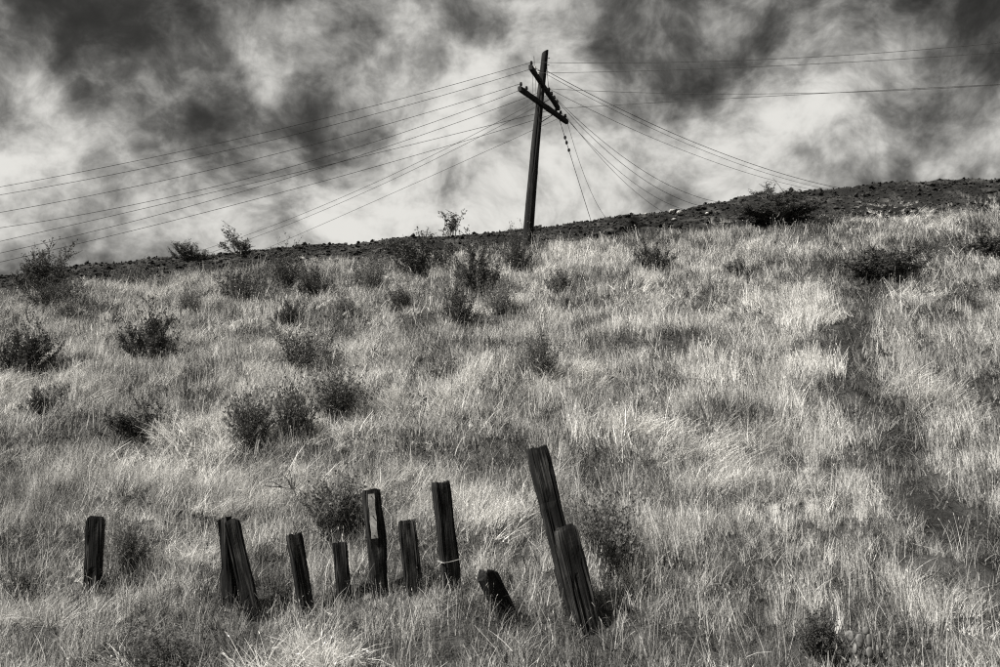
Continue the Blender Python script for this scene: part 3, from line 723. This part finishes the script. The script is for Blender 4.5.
# ------------------------------------------------------------------ stones of the bare bank
def rock_vf(seed, size, sq=(1, 0.8, 0.65)):
    bm = bmesh.new(); bmesh.ops.create_icosphere(bm, subdivisions=2, radius=size)
    r = random.Random(seed); dirs = [Vector((r.gauss(0, 1), r.gauss(0, 1), r.gauss(0, 1))).normalized() for _ in range(9)]
    for v in bm.verts:
        n_ = v.co.normalized(); m_ = 1.0
        for d in dirs:
            c_ = n_.dot(d)
            if c_ > 0.55: m_ = min(m_, 0.55 / c_ + 0.16)
        v.co = Vector((v.co.x * sq[0], v.co.y * sq[1], v.co.z * sq[2])) * m_ * r.uniform(0.96, 1.04)
    V = [v.co.copy() for v in bm.verts]; F = [tuple(v.index for v in f_.verts) for f_ in bm.faces]; bm.free(); return V, F
for i, (px, py, w_, lab) in enumerate(((672, 212, 7, 'largest pale stone lying on the bare bank right of the pole'), (679.5, 214, 8, 'flat pale stone just right of the largest pale stone'),
      (674, 219.5, 5, 'small pale stone below the pair of large pale stones'), (646, 214, 4.5, 'pale stone on the bank edge, nearest to the pole'), (707, 214, 5, 'small pale stone alone farther right on the bank'))):
    B = hit(px, py + 1.0); s = ppm(B)
    o_ = mesh_obj('pale_stone', *rock_vf(i + 3, w_ / s / 2 * 1.15, (1, 0.8, 0.6)), M_rock); o_.location = B + Vector((0, -0.03, w_ / s * 0.2)); o_.rotation_euler = (0, 0, i * 1.3)
    tag(o_, lab, 'stone', 'pale stones on the bare bank')
# gravel and clods: nobody could count them
nR = 16000
rx = rng.uniform(-21, 21, nR); ry = rng.uniform(YE - 0.4, YC + 0.7, nR); rz = zt(rx, ry)
sz = rng.gamma(0.9, 0.019, nR) + 0.010
octV = np.array([(1, 0, 0), (-1, 0, 0), (0, 1, 0), (0, -1, 0), (0, 0, 1), (0, 0, -1), (.6, .6, .5), (-.6, .6, .45), (.6, -.6, .5), (-.6, -.6, .5)], float)
octF = np.array([(4, 8, 6), (4, 6, 7), (4, 7, 9), (4, 9, 8), (6, 8, 0), (7, 6, 2), (9, 7, 1), (8, 9, 3), (6, 0, 2), (7, 2, 1), (9, 1, 3), (8, 3, 0), (5, 2, 0), (5, 1, 2), (5, 3, 1), (5, 0, 3)])
jit = 1 + rng.uniform(-.35, .35, (nR, 10, 1)); sqz = rng.uniform(0.6, 1.2, (nR, 1, 3))
RV = octV[None] * jit * sqz * sz[:, None, None]
ca, sa = np.cos(rng.uniform(0, 6.28, nR)), np.sin(rng.uniform(0, 6.28, nR))
RX = RV[..., 0] * ca[:, None] - RV[..., 1] * sa[:, None]; RY = RV[..., 0] * sa[:, None] + RV[..., 1] * ca[:, None]
RVt = np.stack([RX + rx[:, None], RY + ry[:, None], RV[..., 2] + (rz + sz * 0.2)[:, None]], -1).reshape(-1, 3)
RF = (octF[None] + (np.arange(nR) * 10)[:, None, None]).reshape(-1, 3)
gv = mesh_obj('gravel', RVt.tolist(), RF.tolist(), M_gravel, shade=np.repeat(rng.beta(1.1, 2.6, nR) * 1.6 - 0.4, 10)); tag(gv, 'dark gravel and clods strewn over the bare bank along the crest', 'gravel', kind='stuff')

# ------------------------------------------------------------------ grass
proto_col = bpy.data.collections.new('grass_tufts')        # never linked to the scene
def tuft_mesh(name, nb, rad, hmin, hmax, wid, lean, droop, seed, heads=0.0, flow=0.0):
    r = np.random.default_rng(seed); V = []; F = []; S = []
    for _ in range(nb):
        a_ = r.uniform(0, 6.28); q = rad * math.sqrt(r.random()); p = np.array([q * math.cos(a_), q * math.sin(a_), -0.03])
        h = r.uniform(hmin, hmax) * (0.6 + 0.4 * r.random()); az = r.uniform(0, 6.28) if r.random() > flow else r.normal(0, 0.5)
        tl = abs(r.normal(0, lean)) + (flow * 0.35); d = np.array([math.sin(tl) * math.cos(az), math.sin(tl) * math.sin(az), math.cos(tl)])
        ns = 3; w0 = wid * r.uniform(0.6, 1.3); fa = r.uniform(0, 3.14); sd = np.array([math.cos(fa), math.sin(fa), 0]); sh = r.random()
        b = len(V); dr = droop * r.uniform(0.3, 1.5)
        for k_ in range(ns + 1):
            ww = w0 * (1 - 0.75 * k_ / ns)
            V.append(p - sd * ww / 2); V.append(p + sd * ww / 2); S += [sh, sh]
            p = p + d * h / ns; d = d + np.array([math.cos(az) * 0.25, math.sin(az) * 0.25, -0.5]) * dr + r.normal(0, 0.05, 3); d /= np.linalg.norm(d)
        for k_ in range(ns): F.append((b + 2 * k_, b + 2 * k_ + 1, b + 2 * k_ + 3, b + 2 * k_ + 2))
        if r.random() < heads:
            b = len(V); tp = V[-1]; hl = 0.05; s2 = np.array([-sd[1], sd[0], 0])
            for sdd in (sd, s2):
                b = len(V); V += [tp, tp + d * hl * 0.4 + sdd * w0 * 0.7, tp + d * hl, tp + d * hl * 0.4 - sdd * w0 * 0.7]; S += [sh] * 4; F.append((b, b + 1, b + 2, b + 3))
    o_ = mesh_obj(name, V, F, M_grass, shade=S, link=False); proto_col.objects.link(o_); return o_
NT = 0
GR = {}
def protos(key, n, **kw):
    global NT
    GR[key] = []
    for i in range(n):
        tuft_mesh('tuft_%03d' % NT, seed=1000 + NT, **kw); GR[key].append(NT); NT += 1
for lod, wd, nbk in (('n', 0.0080, 1.0), ('m', 0.0115, 0.75), ('f', 0.0165, 0.55)):
    protos('up' + lod, 8, nb=int(40 * nbk), rad=0.14, hmin=0.22, hmax=0.55, wid=wd, lean=0.24, droop=0.17, heads=0.12)
    protos('bent' + lod, 7, nb=int(52 * nbk), rad=0.15, hmin=0.28, hmax=0.62, wid=wd, lean=0.35, droop=0.45, heads=0.1, flow=0.7)
    protos('tangle' + lod, 6, nb=int(44 * nbk), rad=0.22, hmin=0.22, hmax=0.50, wid=wd * 0.9, lean=0.75, droop=0.40)
    protos('mat' + lod, 5, nb=int(48 * nbk), rad=0.22, hmin=0.12, hmax=0.34, wid=wd * 1.0, lean=0.85, droop=0.35)
    protos('stalk' + lod, 3, nb=int(9 * nbk) + 2, rad=0.14, hmin=0.45, hmax=0.72, wid=wd * 0.7, lean=0.2, droop=0.14, heads=0.7)

P_, I_, Rt, Sc, To = [], [], [], [], []
def scatter(density, ymin=7.0, ymax=YE + 1.3):
    A = 0.0; n = int(density * (ymax - ymin) * 44)
    x = rng.uniform(-22, 22, n); y = rng.uniform(ymin, ymax, n)
    keep = np.abs(x) < 0.535 * y + 1.6
    return x[keep], y[keep]
def pix(x, y):
    z = zt(x, y); dep = y * cp + (z - 1.6) * sp
    return 500 + FPX * x / dep, 333.5 - FPX * (-y * sp + (z - 1.6) * cp) / dep
# darker, lower, greener patches; the wide bottom strip paints edge vignetting into the grass: (px, py, rx, ry, amount)
PATCH = [(862, 392, 20, 24, .95), (903, 445, 26, 20, 1.0), (925, 495, 22, 18, .8), (958, 532, 42, 24, .95), (852, 345, 18, 13, .7), (500, 672, 520, 16, .5), (885, 268, 55, 26, .9), (985, 250, 45, 30, .7), (970, 310, 50, 30, .6), (985, 385, 40, 40, .45), (20, 545, 60, 35, .7), (120, 540, 40, 30, .5), (10, 450, 50, 35, .5),
         (170, 655, 90, 30, .9), (95, 430, 60, 40, .35), (60, 300, 90, 25, .5), (280, 285, 110, 35, .45), (450, 285, 80, 40, .4), (620, 500, 40, 20, .3), (505, 235, 60, 14, .3),
         (780, 225, 60, 16, .8), (840, 225, 40, 14, .5), (900, 650, 150, 34, .45), (660, 660, 120, 18, .3), (20, 650, 60, 30, .5), (560, 545, 30, 40, .2), (350, 540, 50, 25, .45),
         (500, 450, 60, 26, .3), (735, 425, 50, 18, .35), (700, 345, 50, 15, .25), (865, 470, 40, 30, .3), (950, 520, 60, 40, .35), (240, 570, 40, 30, .4), (620, 400, 60, 14, .3), (400, 340, 50, 20, .25)]
def fields(x, y):
    px, py = pix(x, y)
    dark = np.zeros_like(x)
    wx = (fbm(x / 0.8, y / 0.8, 3, 61) - 0.5) * 60
    for (a_, b_, c_, d_, e_) in PATCH: dark = np.maximum(dark, e_ * np.exp(-(((px + wx - a_) / c_) ** 2 + ((py + wx * 0.5 - b_) / d_) ** 2)))
    n1 = fbm(x / 1.9, y / 1.5, 4, 31); n2 = fbm(x / 0.6, y / 0.5, 3, 37)
    dark = np.clip(dark + sstep(0.54, 0.70, n1) * 0.45 + sstep(0.51, 0.64, n2) * 0.72, 0, 1)
    td = trail_dist(x, y)
    return px, py, dark, td, n1, n2
def put(x, y, key, lean_dir, lean, size, tone, zscale=1.0):
    n = len(x)
    if n == 0: return
    z = zt(x, y)
    lod = np.where(y < 15, 0, np.where(y < 22, 1, 2))
    ids = np.zeros(n, int)
    for k_, sfx in enumerate('nmf'):
        arr = np.array(GR[key + sfx]); ids = np.where(lod == k_, arr[rng.integers(0, len(arr), n)], ids)
    P_.append(np.stack([x, y, z], -1)); I_.append(ids); Sc.append(np.stack([size, size, size * zscale], -1)); To.append(tone)
    # lean: tilt about a horizontal axis; bent tufts flow along their local +x, so yaw them with the flow
    if key == 'bent':
        Rt.append(np.stack([rng.normal(0, .10, n), lean, lean_dir], -1))
    else:
        rx_ = -np.sin(lean_dir) * lean; ry_ = np.cos(lean_dir) * lean
        Rt.append(np.stack([rx_, ry_, rng.uniform(0, 6.28, n)], -1))
def flowdir(x, y):
    return (fbm(x / 3.5, y / 3.0, 3, 53) - 0.5) * 9.0 + np.where(x > 2, -0.6, 0.2)
def shrub_clear(x, y):
    m = np.ones_like(x)
    for (sx, sy, sw) in SHB: m = np.minimum(m, sstep(0.10, 0.36, np.hypot(x - sx, (y - sy + 0.35 * sw) * 0.75) / sw + 0.12 * rng.random(len(x))))
    return m
def near_posts(x, y, k_):
    m = np.ones_like(x)
    for (B, w_) in post_bases: m *= 1 - k_ * np.exp(-(((x - B.x) / 0.30) ** 2 + ((y - B.y + 0.22) / 0.32) ** 2))
    return m * (1 - min(1.0, k_ * 1.4) * np.exp(-(((x - CB.x) / 0.40) ** 2 + ((y - CB.y + 0.30) / 0.38) ** 2)))
# matted undergrowth everywhere
x, y = scatter(27); px, py, dark, td, n1, n2 = fields(x, y)
k = (rng.random(len(x)) < (1 - 0.1 * dark) * (0.8 + 0.2 * sstep(0.15, 0.6, td + (n2 - 0.5) * 0.5))) & (y < YE - 0.4)
x, y, dark, td = x[k], y[k], dark[k], td[k]
put(x, y, 'mat', rng.uniform(0, 6.28, len(x)), np.full(len(x), 0.15), rng.uniform(0.8, 1.4, len(x)), np.clip(-0.04 - 0.25 * dark + rng.normal(0, .07, len(x)), -0.5, 1))
# bunches: every bunch has its own height, lean and paleness
cx_, cy_ = scatter(8.2); px, py, dark, td, n1, n2 = fields(cx_, cy_)
td = td + (n2 - 0.5) * 0.5 + (fbm(cx_ / 1.0, cy_ / 1.0, 2, 57) - 0.5) * 0.5
hgt = fbm(cx_ / 1.6, cy_ / 1.3, 3, 71)
edge = YE + 0.15 + 0.5 * sstep(560, 900, px) + (fbm(cx_ / 1.1, 0 * cx_, 3, 81) - 0.5) * 3.2
dn = fbm(cx_ / 2.0, cy_ / 1.5, 3, 101) + 0.14 * (1 - sstep(350, 680, px)) - 0.05
k = (rng.random(len(cx_)) < (1 - 0.60 * dark) * sstep(0.3, 0.6, td) * (0.6 + 0.4 * sstep(0.3, 0.5, hgt)) * shrub_clear(cx_, cy_)) & (cy_ < edge)
cx_, cy_, dark, hgt, dn, px, py = (q[k] for q in (cx_, cy_, dark, hgt, dn, px, py))
nbun = len(cx_)
fd = flowdir(cx_, cy_) + rng.normal(0, .6, nbun)
bh = 0.88 * (1 - 0.45 * sstep(YE - 2.0, YE + 0.6, cy_)) * (0.62 + 0.62 * sstep(0.25, 0.72, hgt)) * rng.uniform(0.65, 1.25, nbun) * (1 - 0.45 * dark)
bt = np.clip(0.45 - 0.42 * dark + (fbm(cx_ / 1.3, cy_ / 1.1, 3, 91) - 0.5) * 0.7 + rng.normal(0, .11, nbun), -0.2, 1)
bl = np.abs(rng.normal(0.12, .12, nbun))
laid = rng.random(nbun) < sstep(0.45, 0.57, dn)
cnt = rng.integers(3, 8, nbun); ib = np.repeat(np.arange(nbun), cnt); n = len(ib)
rr_ = 0.34 * np.sqrt(rng.random(n)); aa_ = rng.uniform(0, 6.28, n)
x = cx_[ib] + rr_ * np.cos(aa_); y = cy_[ib] + rr_ * np.sin(aa_)
sz = bh[ib] * rng.uniform(0.8, 1.15, n) * near_posts(x, y, 0.6); tn = bt[ib] + rng.normal(0, .05, n); L_i = laid[ib]
# upright bunches splay a little outwards
ld = fd[ib]; le = bl[ib]; vx = np.cos(ld) * le + np.cos(aa_) * rr_ * 0.7; vy = np.sin(ld) * le + np.sin(aa_) * rr_ * 0.7
u_ = ~L_i
put(x[u_], y[u_], 'up', np.arctan2(vy, vx)[u_], np.hypot(vx, vy)[u_], sz[u_], tn[u_])
put(x[L_i], y[L_i], 'bent', (ld + rng.normal(0, .22, n))[L_i], (0.15 + 0.5 * rng.random(n))[L_i], sz[L_i] * 0.95, np.minimum(tn[L_i] + 0.12, 0.62))
# tangled, lodged stalks lying every way
x, y = scatter(17); px, py, dark, td, n1, n2 = fields(x, y)
k = (rng.random(len(x)) < (1 - 0.75 * dark) * sstep(0.35, 0.65, td) * shrub_clear(x, y) * (0.45 + 0.55 * (1 - sstep(450, 750, px)))) & (y < YE - 0.3)
x, y, dark = x[k], y[k], dark[k]
put(x, y, 'tangle', rng.uniform(0, 6.28, len(x)), np.abs(rng.normal(0, .3, len(x))), rng.uniform(0.7, 1.2, len(x)) * near_posts(x, y, 0.4), np.clip(0.42 - 0.4 * dark + rng.normal(0, .1, len(x)), -.2, 1))
# thin upright cover between the bunches
x, y = scatter(6); px, py, dark, td, n1, n2 = fields(x, y)
k = (rng.random(len(x)) < (1 - 0.7 * dark) * sstep(0.3, 0.65, td) * shrub_clear(x, y)) & (y < YE - 0.6)
x, y, dark = x[k], y[k], dark[k]
put(x, y, 'up', flowdir(x, y), np.abs(rng.normal(0.16, .12, len(x))), rng.uniform(0.45, 0.85, len(x)) * near_posts(x, y, 0.5), np.clip(0.25 - 0.25 * dark + rng.normal(0, .1, len(x)), -.2, 1))
# tall seed stalks
x, y = scatter(6); px, py, dark, td, n1, n2 = fields(x, y)
k = (rng.random(len(x)) < (1 - 0.5 * dark) * sstep(0.2, 0.4, td)) & (y < YE - 0.8)
x, y = x[k], y[k]
put(x, y, 'stalk', flowdir(x, y), np.abs(rng.normal(0.12, .1, len(x))), rng.uniform(0.7, 1.1, len(x)) * near_posts(x, y, 0.4), np.clip(rng.normal(0.5, .15, len(x)), 0, 1))

P_ = np.concatenate(P_); I_ = np.concatenate(I_); Rt = np.concatenate(Rt); Sc = np.concatenate(Sc); To = np.concatenate(To)
print('grass tufts', len(P_))
gm = bpy.data.meshes.new('dry_grass'); gm.vertices.add(len(P_)); gm.vertices.foreach_set('co', P_.reshape(-1).astype(np.float32))
a = gm.attributes.new('pick', 'INT', 'POINT'); a.data.foreach_set('value', I_.astype(np.int32))
a = gm.attributes.new('rot', 'FLOAT_VECTOR', 'POINT'); a.data.foreach_set('vector', Rt.reshape(-1).astype(np.float32))
a = gm.attributes.new('siz', 'FLOAT_VECTOR', 'POINT'); a.data.foreach_set('vector', Sc.reshape(-1).astype(np.float32))
a = gm.attributes.new('tone', 'FLOAT', 'POINT'); a.data.foreach_set('value', To.astype(np.float32))
gm.materials.append(M_grass)
grass = bpy.data.objects.new('dry_grass', gm); C.objects.link(grass)
tag(grass, 'pale dry grass covering the whole hillside', 'grass', kind='stuff')
nt = bpy.data.node_groups.new('plant_grass', 'GeometryNodeTree')
nt.interface.new_socket('Geometry', in_out='INPUT', socket_type='NodeSocketGeometry'); nt.interface.new_socket('Geometry', in_out='OUTPUT', socket_type='NodeSocketGeometry')
gi = nt.nodes.new('NodeGroupInput'); go = nt.nodes.new('NodeGroupOutput'); ip = nt.nodes.new('GeometryNodeInstanceOnPoints')
ci = nt.nodes.new('GeometryNodeCollectionInfo'); ci.inputs['Collection'].default_value = proto_col; ci.inputs['Separate Children'].default_value = True; ci.inputs['Reset Children'].default_value = True
def named(nm, typ):
    n_ = nt.nodes.new('GeometryNodeInputNamedAttribute'); n_.data_type = typ; n_.inputs['Name'].default_value = nm; return n_.outputs['Attribute']
nt.links.new(gi.outputs[0], ip.inputs['Points']); nt.links.new(ci.outputs[0], ip.inputs['Instance']); ip.inputs['Pick Instance'].default_value = True
nt.links.new(named('pick', 'INT'), ip.inputs['Instance Index'])
e2r = nt.nodes.new('FunctionNodeEulerToRotation'); nt.links.new(named('rot', 'FLOAT_VECTOR'), e2r.inputs[0]); nt.links.new(e2r.outputs[0], ip.inputs['Rotation'])
nt.links.new(named('siz', 'FLOAT_VECTOR'), ip.inputs['Scale']); nt.links.new(ip.outputs[0], go.inputs[0])
md = grass.modifiers.new('planting', 'NODES'); md.node_group = nt
